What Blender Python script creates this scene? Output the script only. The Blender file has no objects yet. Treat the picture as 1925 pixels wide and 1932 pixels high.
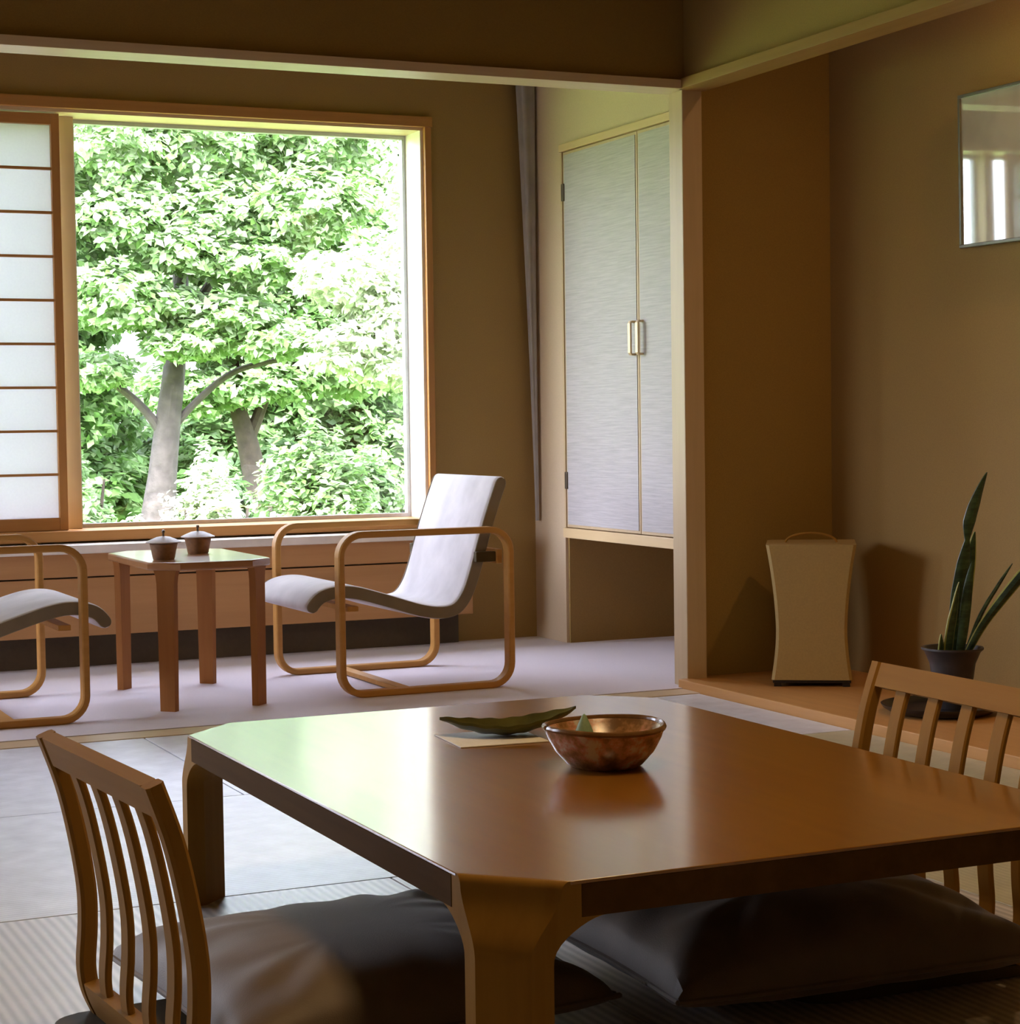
import bpy, bmesh, math, random
import numpy as np
from mathutils import Vector, Matrix

random.seed(7)
rng = np.random.default_rng(11)
S = bpy.context.scene
COL = S.collection
PI = math.pi

# ------------------------------------------------------------------ camera
def build_camera():
    yaw, pitch, roll, fpx = math.radians(24.485), math.radians(2.623), math.radians(0.804), 3734.5
    f = Vector((math.sin(yaw) * math.cos(pitch), math.cos(yaw) * math.cos(pitch), -math.sin(pitch)))
    r = Vector((math.cos(yaw), -math.sin(yaw), 0))
    d = f.cross(r)
    c, s = math.cos(roll), math.sin(roll)
    r2, d2 = c * r + s * d, -s * r + c * d
    cam = bpy.data.cameras.new('camera')
    cam.sensor_fit = 'HORIZONTAL'; cam.sensor_width = 36.0
    cam.lens = fpx / 1925 * 36.0
    cam.clip_start = 0.05; cam.clip_end = 300
    o = bpy.data.objects.new('camera', cam)
    m = Matrix((r2, -d2, -f)).transposed().to_4x4()
    m.translation = (0, 0, 0.92)
    o.matrix_world = m
    COL.objects.link(o)
    S.camera = o
build_camera()

# ------------------------------------------------------------------ sky, sun, exposure
SKY, SUN, EXPO = 2.05, 3.2, 1.1
W = bpy.data.worlds.new('sky'); S.world = W; W.use_nodes = True
nt = W.node_tree; nt.nodes.clear()
sk = nt.nodes.new('ShaderNodeTexSky'); sk.sky_type = 'NISHITA'; sk.sun_disc = False
sk.sun_elevation = math.radians(58); sk.sun_rotation = math.radians(200)
sk.air_density = 1.0; sk.dust_density = 4.0
bg = nt.nodes.new('ShaderNodeBackground'); bg.inputs[1].default_value = SKY
wo = nt.nodes.new('ShaderNodeOutputWorld')
hs = nt.nodes.new('ShaderNodeHueSaturation'); hs.inputs['Saturation'].default_value = .35
tn = nt.nodes.new('ShaderNodeMix'); tn.data_type = 'RGBA'; tn.blend_type = 'MULTIPLY'; tn.inputs[0].default_value = 1
tn.inputs[7].default_value = (.99, .96, 1.07, 1)
nt.links.new(sk.outputs[0], hs.inputs['Color']); nt.links.new(hs.outputs[0], tn.inputs[6]); nt.links.new(tn.outputs[2], bg.inputs[0]); nt.links.new(bg.outputs[0], wo.inputs[0])

def sun_lamp():
    l = bpy.data.lights.new('sun', 'SUN'); l.energy = SUN; l.angle = math.radians(1.5); l.color = (1, .96, .88)
    o = bpy.data.objects.new('sun', l); COL.objects.link(o)
    d = Vector((0.35, 0.62, -1.15))           # light travels away from the house, down on the garden
    o.rotation_euler = d.to_track_quat('-Z', 'Y').to_euler()
    o.location = (0, -5, 12)
sun_lamp()

def portal(loc, sx, sz, rot):
    l = bpy.data.lights.new('window_portal', 'AREA'); l.shape = 'RECTANGLE'; l.size = sx; l.size_y = sz
    l.cycles.is_portal = True
    o = bpy.data.objects.new('window_portal', l); COL.objects.link(o); o.location = loc; o.rotation_euler = rot
portal((0.645, 7.95, 1.32), 4.9, 1.64, (-PI / 2, 0, 0))
portal((-2.85, 6.78, 1.30), 1.6, 1.64, (0, -PI / 2, 0))

S.view_settings.view_transform = 'Standard'; S.view_settings.look = 'None'
S.view_settings.exposure = EXPO; S.view_settings.gamma = 1.0
S.view_settings.use_curve_mapping = False
S.cycles.use_denoising = True
S.cycles.max_bounces = 10; S.cycles.diffuse_bounces = 6; S.cycles.transparent_max_bounces = 12
S.cycles.sample_clamp_indirect = 6.0

# ------------------------------------------------------------------ materials
def newmat(name):
    m = bpy.data.materials.new(name); m.use_nodes = True
    n = m.node_tree; b = n.nodes['Principled BSDF']
    return m, n, b
def ramp(n, fac, cols):
    r = n.nodes.new('ShaderNodeValToRGB'); e = r.color_ramp.elements
    while len(e) < len(cols): e.new(0.5)
    for i, (p, c) in enumerate(cols):
        e[i].position = p; e[i].color = (*c, 1)
    n.links.new(fac, r.inputs[0]); return r
def coords(n, scale, kind='Object'):
    t = n.nodes.new('ShaderNodeTexCoord'); mp = n.nodes.new('ShaderNodeMapping')
    mp.inputs['Scale'].default_value = scale
    n.links.new(t.outputs[kind], mp.inputs[0]); return mp.outputs[0]
def noise(n, vec, sc, det=4, rough=.5):
    t = n.nodes.new('ShaderNodeTexNoise'); t.inputs['Scale'].default_value = sc
    t.inputs['Detail'].default_value = det; t.inputs['Roughness'].default_value = rough
    n.links.new(vec, t.inputs['Vector']); return t.outputs[0]
def bump(n, b, h, st, dist=.002):
    k = n.nodes.new('ShaderNodeBump'); k.inputs['Strength'].default_value = st; k.inputs['Distance'].default_value = dist
    n.links.new(h, k.inputs['Height']); n.links.new(k.outputs[0], b.inputs['Normal'])

def wood(name, c1, c2, rough=.4, axis='x', coat=0.0, scale=1.0, coat_rough=.12, spec=.22):
    m, n, b = newmat(name)
    sc = {'x': (2, 38, 38), 'y': (38, 2, 38), 'z': (38, 38, 2)}[axis]
    v = coords(n, tuple(q * scale for q in sc))
    f = noise(n, v, 1.0, 6, .6)
    f2 = noise(n, coords(n, tuple(q * .12 * scale for q in sc)), 1.0, 2)
    mx = n.nodes.new('ShaderNodeMath'); mx.operation = 'MULTIPLY_ADD'
    n.links.new(f, mx.inputs[0]); mx.inputs[1].default_value = .6
    mm = n.nodes.new('ShaderNodeMath'); mm.operation = 'MULTIPLY'; n.links.new(f2, mm.inputs[0]); mm.inputs[1].default_value = .4
    n.links.new(mm.outputs[0], mx.inputs[2])
    r = ramp(n, mx.outputs[0], [(.32, c1), (.68, c2)])
    n.links.new(r.outputs[0], b.inputs['Base Color'])
    b.inputs['Roughness'].default_value = rough; b.inputs['Specular IOR Level'].default_value = spec
    if coat:
        b.inputs['Coat Weight'].default_value = coat; b.inputs['Coat Roughness'].default_value = coat_rough
    bump(n, b, f, .06, .001)
    return m
def plain(name, c, rough=.6, var=.08, sc=60, bst=.15, bd=.001, metal=0, spec=.5, sheen=0):
    m, n, b = newmat(name)
    v = coords(n, (1, 1, 1)); f = noise(n, v, sc, 5)
    lo = tuple(q * (1 - var) for q in c); hi = tuple(min(1, q * (1 + var)) for q in c)
    r = ramp(n, f, [(.3, lo), (.7, hi)])
    n.links.new(r.outputs[0], b.inputs['Base Color'])
    b.inputs['Roughness'].default_value = rough; b.inputs['Metallic'].default_value = metal
    b.inputs['Specular IOR Level'].default_value = spec
    if sheen: b.inputs['Sheen Weight'].default_value = sheen; b.inputs['Sheen Roughness'].default_value = .4
    bump(n, b, f, bst, bd)
    return m
def fabric(name, c, sc=500, rough=.9, sheen=.3, var=.12):
    m, n, b = newmat(name)
    v = coords(n, (1, 1, 1))
    wv = n.nodes.new('ShaderNodeTexVoronoi'); wv.inputs['Scale'].default_value = sc; n.links.new(v, wv.inputs['Vector'])
    f = noise(n, v, 9, 4)
    r = ramp(n, f, [(.3, tuple(q * (1 - var) for q in c)), (.7, tuple(q * (1 + var) for q in c))])
    n.links.new(r.outputs[0], b.inputs['Base Color'])
    b.inputs['Roughness'].default_value = rough; b.inputs['Sheen Weight'].default_value = sheen
    bump(n, b, wv.outputs['Distance'], .25, .0008)
    return m
def tatami(name, c, axis, period=.0155, st=.5):
    """woven rush: fine ribs running along one axis"""
    m, n, b = newmat(name)
    v = coords(n, (1, 1, 1))
    wv = n.nodes.new('ShaderNodeTexWave'); wv.bands_direction = 'X' if axis == 'y' else 'Y'
    wv.inputs['Scale'].default_value = .314 / period      # wave period = 0.314 / scale
    wv.inputs['Distortion'].default_value = .25; wv.inputs['Detail'].default_value = 1; wv.inputs['Detail Scale'].default_value = 3
    n.links.new(v, wv.inputs['Vector'])
    f = noise(n, v, 14, 4)
    a = n.nodes.new('ShaderNodeMath'); a.operation = 'MULTIPLY_ADD'
    n.links.new(wv.outputs['Fac'], a.inputs[0]); a.inputs[1].default_value = st
    mm = n.nodes.new('ShaderNodeMath'); mm.operation = 'MULTIPLY'; n.links.new(f, mm.inputs[0]); mm.inputs[1].default_value = 1 - st
    n.links.new(mm.outputs[0], a.inputs[2])
    r = ramp(n, a.outputs[0], [(.2, tuple(q * .72 for q in c)), (.8, tuple(min(1, q * 1.15) for q in c))])
    n.links.new(r.outputs[0], b.inputs['Base Color'])
    b.inputs['Roughness'].default_value = .5
    b.inputs['Specular IOR Level'].default_value = .6
    b.inputs['Coat Weight'].default_value = .8; b.inputs['Coat Roughness'].default_value = .38
    bump(n, b, wv.outputs['Fac'], .35, .0012)
    return m

M = {}
M['wall'] = plain('wall_paper', (.34, .212, .069), .85, .06, 220, .2)
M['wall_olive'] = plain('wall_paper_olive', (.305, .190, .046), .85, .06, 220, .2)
M['wall_beige'] = plain('wall_beige', (.58, .445, .30), .8, .04, 220, .12)
M['ceiling'] = wood('ceiling_wood', (.22, .14, .06), (.28, .19, .085), .6, 'y')
M['cedar'] = wood('cedar_trim', (.40, .185, .055), (.50, .24, .08), .45, 'z')
M['cedar_x'] = wood('cedar_trim_x', (.40, .185, .055), (.50, .24, .08), .45, 'x')
M['pale'] = wood('pale_cypress', (.50, .37, .22), (.58, .44, .275), .42, 'z')
M['pale_x'] = wood('pale_cypress_x', (.62, .47, .29), (.70, .55, .36), .38, 'x')
M['trim_warm'] = wood('alcove_beam_wood', (.31, .175, .05), (.38, .22, .07), .55, 'y')
M['lit_lining'] = plain('lit_window_lining', (.80, .74, .66), .5, .03)  # daylight glare on the right jamb is put into this whiter colour
M['pale_y'] = wood('pale_cypress_y', (.62, .45, .24), (.70, .52, .30), .38, 'y')
M['table'] = wood('table_veneer', (.27, .103, .008), (.34, .142, .014), .35, 'y', 1.0, .6, .13)
M['table'].node_tree.nodes['Principled BSDF'].inputs['Coat IOR'].default_value = 1.8
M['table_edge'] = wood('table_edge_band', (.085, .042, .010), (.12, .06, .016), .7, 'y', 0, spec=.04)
M['table_leg'] = wood('table_leg_veneer', (.30, .15, .025), (.38, .20, .04), .55, 'z', 0, spec=.08)
M['bent'] = wood('bent_beech', (.45, .22, .055), (.55, .29, .085), .5, 'z', 0, spec=.15)
M['bent_x'] = wood('bent_beech_x', (.45, .22, .055), (.55, .29, .085), .5, 'x', 0, spec=.15)
M['cherry'] = wood('cherry_leg', (.31, .125, .035), (.39, .165, .05), .55, 'z', 0, spec=.1)
M['cherry_x'] = wood('cherry_top', (.34, .15, .06), (.43, .21, .09), .32, 'x', .5)
M['zaisu'] = wood('chair_oak', (.29, .14, .024), (.37, .19, .04), .6, 'z', 0, spec=.08)
M['zaisu_y'] = wood('chair_oak_y', (.29, .14, .024), (.37, .19, .04), .6, 'y', 0, spec=.08)
M['zaisu_dark'] = wood('chair_seat_board', (.06, .042, .016), (.09, .06, .022), .6, 'x', 0, spec=.1)
M['toko'] = wood('alcove_board', (.52, .26, .085), (.62, .33, .12), .35, 'y', 0.03)
M['panel'] = wood('heater_panel', (.47, .25, .105), (.54, .30, .135), .5, 'x')
M['stone'] = plain('ledge_stone', (.84, .80, .74), .35, .12, 8, .05)
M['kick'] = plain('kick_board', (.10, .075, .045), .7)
M['carpet'] = plain('carpet', (.72, .645, .70), .95, .12, 900, .5, .002, spec=.2, sheen=.3)
M['tat_x'] = tatami('tatami_x', (.77, .79, .89), 'x', .0155, .25)  # bluish base stands in for sky and screen sheen on the mats
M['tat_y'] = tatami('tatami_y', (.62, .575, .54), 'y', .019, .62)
M['tat_g'] = tatami('tatami_green', (.50, .47, .31), 'y', .0155, .2)  # tint differs to paint how sheen changes with the weave direction
M['subfloor'] = plain('subfloor', (.07, .06, .045), .9)
M['paper'] = None
M['door'] = plain('door_cloth', (.58, .55, .50), .8, .10, 40, .3)
M['brass'] = plain('handle_brass', (.62, .47, .30), .45, .05, 80, .02, metal=.4)
M['steel_dark'] = plain('hinge_bronze', (.14, .11, .08), .4, .05, 80, .02, metal=.6)
M['grey_fab'] = fabric('armchair_fabric', (.66, .62, .64), 700)
M['shade_fab'] = fabric('armchair_side_shade', (.22, .18, .12), 700)  # darker copy of the seat fabric, painting shade on the pad sides
M['cushion'] = fabric('cushion_satin', (.150, .108, .078), 420, .6, .22, .15)
M['curtain'] = fabric('curtain_grey', (.34, .31, .29), 500)
M['black'] = plain('black_lacquer', (.018, .016, .017), .28, .1, 60, .02)
M['pot'] = plain('pot_black', (.045, .038, .04), .45, .15, 40, .05)
M['soil'] = plain('soil', (.05, .035, .02), .95, .4, 90, .8, .006)
M['lantern'] = plain('lantern_paper', (.41, .285, .10), .75, .06, 160, .15)
M['frame'] = plain('picture_frame', (.16, .16, .12), .35, .06, 90, .02, metal=.3)
M['napkin'] = plain('napkin_paper', (.90, .87, .84), .8, .04, 120, .1)
M['alu'] = plain('window_aluminium', (.50, .52, .56), .35, .04, 90, .02, metal=.4)
M['ground'] = plain('garden_ground', (.16, .26, .06), .95, .4, 3, .6, .02)
M['bark'] = plain('bark', (.052, .044, .042), .9, .35, 14, .9, .02)
M['bark_dark'] = plain('bark_dark', (.04, .029, .022), .9, .35, 14, .9, .02)

def striated_door():
    m, n, b = newmat('woven_door_cloth')
    f = noise(n, coords(n, (6, 6, 160)), 1, 5, .65)
    r = ramp(n, f, [(.3, (.38, .35, .345)), (.7, (.51, .475, .47))])
    n.links.new(r.outputs[0], b.inputs['Base Color']); b.inputs['Roughness'].default_value = .75
    bump(n, b, f, .5, .002); return m
M['door'] = striated_door()

def paper_mat():
    m, n, b = newmat('shoji_paper')
    tr = n.nodes.new('ShaderNodeBsdfTranslucent'); tr.inputs[0].default_value = (.66, .655, .70, 1)
    mx = n.nodes.new('ShaderNodeMixShader'); mx.inputs[0].default_value = .5
    f = noise(n, coords(n, (1, 1, 1)), 120, 5)
    r = ramp(n, f, [(.2, (.82, .80, .78)), (.8, (.90, .88, .86))])
    n.links.new(r.outputs[0], b.inputs['Base Color']); b.inputs['Roughness'].default_value = .9
    n.links.new(b.outputs[0], mx.inputs[1]); n.links.new(tr.outputs[0], mx.inputs[2])
    n.links.new(mx.outputs[0], n.nodes['Material Output'].inputs[0]); return m
M['paper'] = paper_mat()

def pane_mat():
    m, n, b = newmat('window_glass')
    n.nodes.remove(b)
    t = n.nodes.new('ShaderNodeBsdfTransparent'); t.inputs[0].default_value = (.97, .985, .975, 1)
    g = n.nodes.new('ShaderNodeBsdfGlossy'); g.inputs['Roughness'].default_value = .02
    mx = n.nodes.new('ShaderNodeMixShader'); mx.inputs[0].default_value = .04
    n.links.new(t.outputs[0], mx.inputs[1]); n.links.new(g.outputs[0], mx.inputs[2])
    n.links.new(mx.outputs[0], n.nodes['Material Output'].inputs[0]); return m
M['pane'] = pane_mat()

def picture_mat():
    """dark print under strongly reflecting glass"""
    m, n, b = newmat('picture_glass')
    f = noise(n, coords(n, (1, 3, 3)), 2, 3)
    r = ramp(n, f, [(.35, (.44, .40, .33)), (.65, (.54, .49, .42))])
    n.links.new(r.outputs[0], b.inputs['Base Color']); b.inputs['Roughness'].default_value = .5
    g = n.nodes.new('ShaderNodeBsdfGlossy'); g.inputs['Roughness'].default_value = .03
    g.inputs[0].default_value = (.95, 1, 1, 1)
    mx = n.nodes.new('ShaderNodeMixShader'); mx.inputs[0].default_value = .22
    n.links.new(b.outputs[0], mx.inputs[1]); n.links.new(g.outputs[0], mx.inputs[2])
    n.links.new(mx.outputs[0], n.nodes['Material Output'].inputs[0]); return m
M['picture'] = picture_mat()

def leaf_mat(name, dark, mid, light, transl=.48, vals=(0.0, .5, 1.0)):
    m, n, b = newmat(name)
    g = n.nodes.new('ShaderNodeNewGeometry')
    r = ramp(n, g.outputs['Random Per Island'], [(vals[0], dark), (vals[1], mid), (vals[2], light)])
    n.links.new(r.outputs[0], b.inputs['Base Color']); b.inputs['Roughness'].default_value = .45
    t = n.nodes.new('ShaderNodeBsdfTranslucent'); n.links.new(r.outputs[0], t.inputs[0])
    mx = n.nodes.new('ShaderNodeMixShader'); mx.inputs[0].default_value = transl
    n.links.new(b.outputs[0], mx.inputs[1]); n.links.new(t.outputs[0], mx.inputs[2])
    n.links.new(mx.outputs[0], n.nodes['Material Output'].inputs[0]); return m
M['leaf_a'] = leaf_mat('leaf_maple', (.095, .205, .045), (.185, .325, .115), (.35, .46, .26))
M['leaf_b'] = leaf_mat('leaf_fresh', (.115, .23, .05), (.22, .355, .145), (.43, .52, .35))
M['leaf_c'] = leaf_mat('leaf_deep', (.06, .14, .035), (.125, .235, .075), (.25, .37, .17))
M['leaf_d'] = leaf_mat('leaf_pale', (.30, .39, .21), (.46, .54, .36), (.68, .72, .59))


def snake_mat():
    m, n, b = newmat('snake_plant_leaf')
    v = coords(n, (10, 10, 40)); f = noise(n, v, 1, 4, .7)
    r = ramp(n, f, [(.40, (.012, .03, .012)), (.56, (.035, .075, .03)), (.7, (.07, .12, .045))])
    n.links.new(r.outputs[0], b.inputs['Base Color']); b.inputs['Roughness'].default_value = .4; return m
M['snake'] = snake_mat()
M['snake_edge'] = plain('snake_leaf_edge', (.34, .36, .08), .5)

def bowl_mat():
    m, n, b = newmat('bowl_glaze')
    f = noise(n, coords(n, (1, 1, 1)), 26, 4, .6)
    r = ramp(n, f, [(.36, (.17, .085, .03)), (.47, (.33, .17, .07)), (.55, (.52, .24, .15)), (.64, (.55, .50, .40))])
    n.links.new(r.outputs[0], b.inputs['Base Color']); b.inputs['Roughness'].default_value = .22
    bump(n, b, f, .15, .002); return m
M['bowl'] = bowl_mat()
M['bowl_rim'] = plain('bowl_rim_glaze', (.17, .085, .03), .2, .2, 50, .05)
M['leafdish'] = plain('leaf_dish_glaze', (.075, .07, .015), .3, .4, 30, .2)
M['sweet'] = plain('green_sweet', (.22, .33, .20), .6, .15, 90, .2)
M['cup'] = plain('cup_clay', (.27, .15, .075), .55, .2, 60, .2)
M['cup_lid'] = plain('cup_lid_ash', (.50, .42, .38), .5, .15, 60, .2)
def emit(name, c, s):
    m, n, b = newmat(name); b.inputs['Emission Color'].default_value = (*c, 1); b.inputs['Emission Strength'].default_value = s
    b.inputs['Base Color'].default_value = (.8, .75, .65, 1); return m

# ------------------------------------------------------------------ mesh helpers
def link(name, me, mat, parent=None, loc=(0, 0, 0), rz=0):
    o = bpy.data.objects.new(name, me); COL.objects.link(o)
    if mat: me.materials.append(mat)
    o.location = loc; o.rotation_euler = (0, 0, rz)
    if parent: o.parent = parent
    return o
def from_bm(name, bm, mat, parent=None, smooth=False, loc=(0, 0, 0), rz=0):
    bmesh.ops.recalc_face_normals(bm, faces=bm.faces[:])
    me = bpy.data.meshes.new(name); bm.to_mesh(me); bm.free()
    if smooth:
        me.set_sharp_from_angle(angle=math.radians(40))
        for p in me.polygons: p.use_smooth = max(abs(q) for q in p.normal) < .9995   # true flats keep their own normal
    return link(name, me, mat, parent, loc, rz)
def add_box(bm, a, b, bev=0):
    r = bmesh.ops.create_cube(bm, size=1)
    vs = r['verts']
    for v in vs:
        v.co = Vector([a[i] + (v.co[i] + .5) * (b[i] - a[i]) for i in range(3)])
    if bev:
        es = list({e for v in vs for e in v.link_edges})
        bmesh.ops.bevel(bm, geom=es, offset=bev, segments=2, affect='EDGES', profile=.6)
def box(name, a, b, mat, parent=None, bev=0.0, loc=(0, 0, 0), rz=0):
    bm = bmesh.new(); add_box(bm, a, b, bev)
    return from_bm(name, bm, mat, parent, bool(bev), loc, rz)
def boxes(name, lst, mat, parent=None, bev=0.0):
    bm = bmesh.new()
    for a, b in lst: add_box(bm, a, b, bev)
    return from_bm(name, bm, mat, parent, bool(bev))
def lathe(name, prof, mat, parent=None, seg=48, loc=(0, 0, 0), sx=1, sy=1, fn=None):
    bm = bmesh.new(); rings = []
    for r, z in prof:
        if r < 1e-5: rings.append([bm.verts.new((0, 0, z))])
        else:
            ring = []
            for i in range(seg):
                a = 2 * PI * i / seg
                k = fn(a, r, z) if fn else (1, 0)
                ring.append(bm.verts.new((math.cos(a) * r * sx * k[0], math.sin(a) * r * sy * k[0], z + k[1])))
            rings.append(ring)
    for A, B in zip(rings, rings[1:]):
        for i in range(seg):
            j = (i + 1) % seg
            if len(A) == 1 and len(B) == 1: continue
            if len(A) == 1: bm.faces.new((A[0], B[i], B[j]))
            elif len(B) == 1: bm.faces.new((A[i], A[j], B[0]))
            else: bm.faces.new((A[i], A[j], B[j], B[i]))
    return from_bm(name, bm, mat, parent, True, loc)
def sweep(name, path, prof, mat, parent=None, closed=False, loc=(0, 0, 0), rz=0, smooth=True, ends=None):
    """path of (x,z); prof of (normal offset, y offset) polygon"""
    bm = bmesh.new(); n = len(path); rings = []
    for i in range(n):
        if closed: p0, p1 = path[i - 1], path[(i + 1) % n]
        else: p0, p1 = path[max(i - 1, 0)], path[min(i + 1, n - 1)]
        tx, tz = p1[0] - p0[0], p1[1] - p0[1]; L = math.hypot(tx, tz) or 1
        nx, nz = -tz / L, tx / L
        k = 1
        if ends:
            d = min(i, n - 1 - i); k = ends[d] if d < len(ends) else 1
        rings.append([bm.verts.new((path[i][0] + nx * q[0] * k, q[1], path[i][1] + nz * q[0] * k)) for q in prof])
    m = len(prof)
    for i in range(n if closed else n - 1):
        A, B = rings[i], rings[(i + 1) % n]
        for k in range(m):
            l = (k + 1) % m; bm.faces.new((A[k], A[l], B[l], B[k]))
    if not closed: bm.faces.new(rings[0]); bm.faces.new(rings[-1])
    return from_bm(name, bm, mat, parent, smooth, loc, rz)
def rect_prof(t, w, r=.003):
    a, b = t / 2, w / 2
    return [(-a + r, -b), (a - r, -b), (a, -b + r), (a, b - r), (a - r, b), (-a + r, b), (-a, b - r), (-a, -b + r)]
def round_prof(t, w, k=5):
    """flat strip with fully rounded edges"""
    r = t / 2; pts = []
    for i in range(k + 1):
        a = -PI / 2 + PI * i / k; pts.append((r * math.sin(a), w / 2 - r + r * math.cos(a)))
    for i in range(k + 1):
        a = PI / 2 + PI * i / k; pts.append((r * math.sin(a), -w / 2 + r + r * math.cos(a)))
    return pts
def spline(pts, per=8):
    out = []
    P = [Vector(p) for p in pts]
    for i in range(len(P) - 1):
        a = P[max(i - 1, 0)]; b = P[i]; c = P[i + 1]; d = P[min(i + 2, len(P) - 1)]
        for k in range(per):
            t = k / per
            out.append(.5 * ((2 * b) + (c - a) * t + (2 * a - 5 * b + 4 * c - d) * t * t + (3 * b - a - 3 * c + d) * t ** 3))
    out.append(P[-1]); return out
def tube(name, pts, radii, mat, parent=None, seg=10, loc=(0, 0, 0)):
    bm = bmesh.new(); rings = []; P = [Vector(p) for p in pts]
    for i, p in enumerate(P):
        t = (P[min(i + 1, len(P) - 1)] - P[max(i - 1, 0)]).normalized()
        u = t.cross(Vector((0, 1, .01)))
        if u.length < .1: u = t.cross(Vector((1, 0, 0)))
        u.normalize(); w = t.cross(u)
        rings.append([bm.verts.new(p + (u * math.cos(2 * PI * k / seg) + w * math.sin(2 * PI * k / seg)) * radii[i]) for k in range(seg)])
    for A, B in zip(rings, rings[1:]):
        for k in range(seg):
            l = (k + 1) % seg; bm.faces.new((A[k], A[l], B[l], B[k]))
    bm.faces.new(rings[0]); bm.faces.new(rings[-1])
    return from_bm(name, bm, mat, parent, True, loc)
def prism(name, poly, z0, z1, mat, parent=None, bev=0, loc=(0, 0, 0), rz=0):
    bm = bmesh.new()
    lo = [bm.verts.new((x, y, z0)) for x, y in poly]; hi = [bm.verts.new((x, y, z1)) for x, y in poly]
    n = len(poly); top = bm.faces.new(hi); bm.faces.new(lo[::-1])
    for i in range(n):
        j = (i + 1) % n; bm.faces.new((lo[i], lo[j], hi[j], hi[i]))
    if bev:
        es = [e for f in bm.faces if len(f.verts) == n for e in f.edges]
        bmesh.ops.bevel(bm, geom=list(set(es)), offset=bev, segments=3, affect='EDGES', profile=.5)
    return from_bm(name, bm, mat, parent, bool(bev), loc, rz)

def tag(o, label, cat=None, group=None, kind=None):
    o['label'] = label
    if cat: o['category'] = cat
    if group: o['group'] = group
    if kind: o['kind'] = kind
    return o
def thing(name, label, cat, loc=(0, 0, 0), rz=0, group=None, kind=None):
    o = bpy.data.objects.new(name, None); COL.objects.link(o); o.empty_display_size = .1
    o.location = loc; o.rotation_euler = (0, 0, rz)
    return tag(o, label, cat, group, kind)

# ------------------------------------------------------------------ room shell
XL, XR, XC = -2.6, 3.96, 3.579          # left wall, alcove back wall, cupboard plane
YB, YP, YW = -1.3, 5.90, 7.60           # wall behind the camera, opening, window wall
ZC = 2.42

fl = thing('floor', 'pale woven tatami mat floor with grey carpet strip by the window', 'floor', kind='structure')
box('subfloor', (XL - .1, YB - .1, -.12), (4.3, YW + .3, -.032), M['subfloor'], fl)
def mat_piece(x0, x1, y0, y1, m):
    g = .0022
    box('tatami_mat', (x0 + g, y0 + g, -.03), (x1 - g, y1 - g, 0), m, fl, .0015)
X0, X1, X2, X3 = -.48, 1.417, 2.365, 3.305
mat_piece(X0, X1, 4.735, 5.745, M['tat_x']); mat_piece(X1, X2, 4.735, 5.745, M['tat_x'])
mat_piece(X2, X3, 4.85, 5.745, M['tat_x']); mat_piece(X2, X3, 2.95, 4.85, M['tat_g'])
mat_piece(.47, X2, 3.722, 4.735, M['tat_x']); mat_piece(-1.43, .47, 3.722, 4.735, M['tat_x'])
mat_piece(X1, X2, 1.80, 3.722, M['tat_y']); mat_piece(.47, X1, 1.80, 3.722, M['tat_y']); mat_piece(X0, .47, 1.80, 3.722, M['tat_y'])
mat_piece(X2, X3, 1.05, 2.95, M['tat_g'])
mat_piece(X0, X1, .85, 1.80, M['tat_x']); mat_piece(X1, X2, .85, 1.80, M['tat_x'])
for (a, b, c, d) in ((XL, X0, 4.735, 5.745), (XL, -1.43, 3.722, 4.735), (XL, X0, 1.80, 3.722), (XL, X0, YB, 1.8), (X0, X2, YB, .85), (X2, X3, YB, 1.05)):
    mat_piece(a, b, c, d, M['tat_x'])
box('threshold', (XL, 5.747, -.03), (3.34, 5.865, .002), M['pale_x'], fl, .002)
box('carpet', (XL, 5.867, -.03), (4.25, YW, .004), M['carpet'], fl)

box_floor = thing('floor', 'raised honey coloured wooden floor of the display alcove', 'alcove floor', kind='structure')
box('alcove_board', (3.365, 2.6, -.03), (XR, 5.93, .030), M['toko'], box_floor, .002)
box('alcove_edge', (3.308, 2.6, -.03), (3.363, 5.895, .032), M['toko'], box_floor, .004)

def wall(name, lst, m, label):
    o = boxes(name, lst, m); return tag(o, label, 'wall', kind='structure')
OX0, OX1, OZ0, OZ1 = -1.8, 3.09, .50, 2.13       # opening in the window wall
wall('wall_back', [((XL - .1, YW, -.1), (OX0, YW + .25, ZC)), ((OX1, YW, -.1), (4.3, YW + .25, ZC)),
                   ((OX0, YW, -.1), (OX1, YW + .25, OZ0)), ((OX0, YW, OZ1), (OX1, YW + .25, ZC))], M['wall'],
     'olive brown papered wall around the garden window')
wall('wall_left', [((XL - .15, YB, -.1), (XL, 6.05, ZC)), ((XL - .15, 7.5, -.1), (XL, YW, ZC)), ((XL - .15, 6.05, -.1), (XL, 7.5, .5)), ((XL - .15, 6.05, 2.13), (XL, 7.5, ZC))], M['wall'], 'plain tan wall on the far left of the room')  # opening cut for the added end window
wall('wall_front', [((XL - .15, YB - .15, -.1), (3.5, YB, ZC))], M['wall'], 'plain tan wall facing the garden window')
wall('wall_right', [((XR, 2.5, -.1), (XR + .1, 5.93, ZC)), ((3.40, 2.5, -.1), (XR, 2.6, ZC)), ((3.40, YB, -.1), (3.5, 2.5, ZC))], M['wall'],
     'tan papered back wall of the alcove behind the picture')
wall('wall_alcove_side', [((3.405, 5.93, -.1), (4.3, 5.99, ZC))], M['wall_olive'], 'olive brown side wall of the alcove beside the paper lantern')
wall('wall_cupboard', [((XC, 7.31, -.1), (4.25, YW, ZC)), ((XC, 5.99, 2.045), (4.25, 7.31, ZC))], M['wall_beige'],
     'beige wall around the built-in cupboard')
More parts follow.
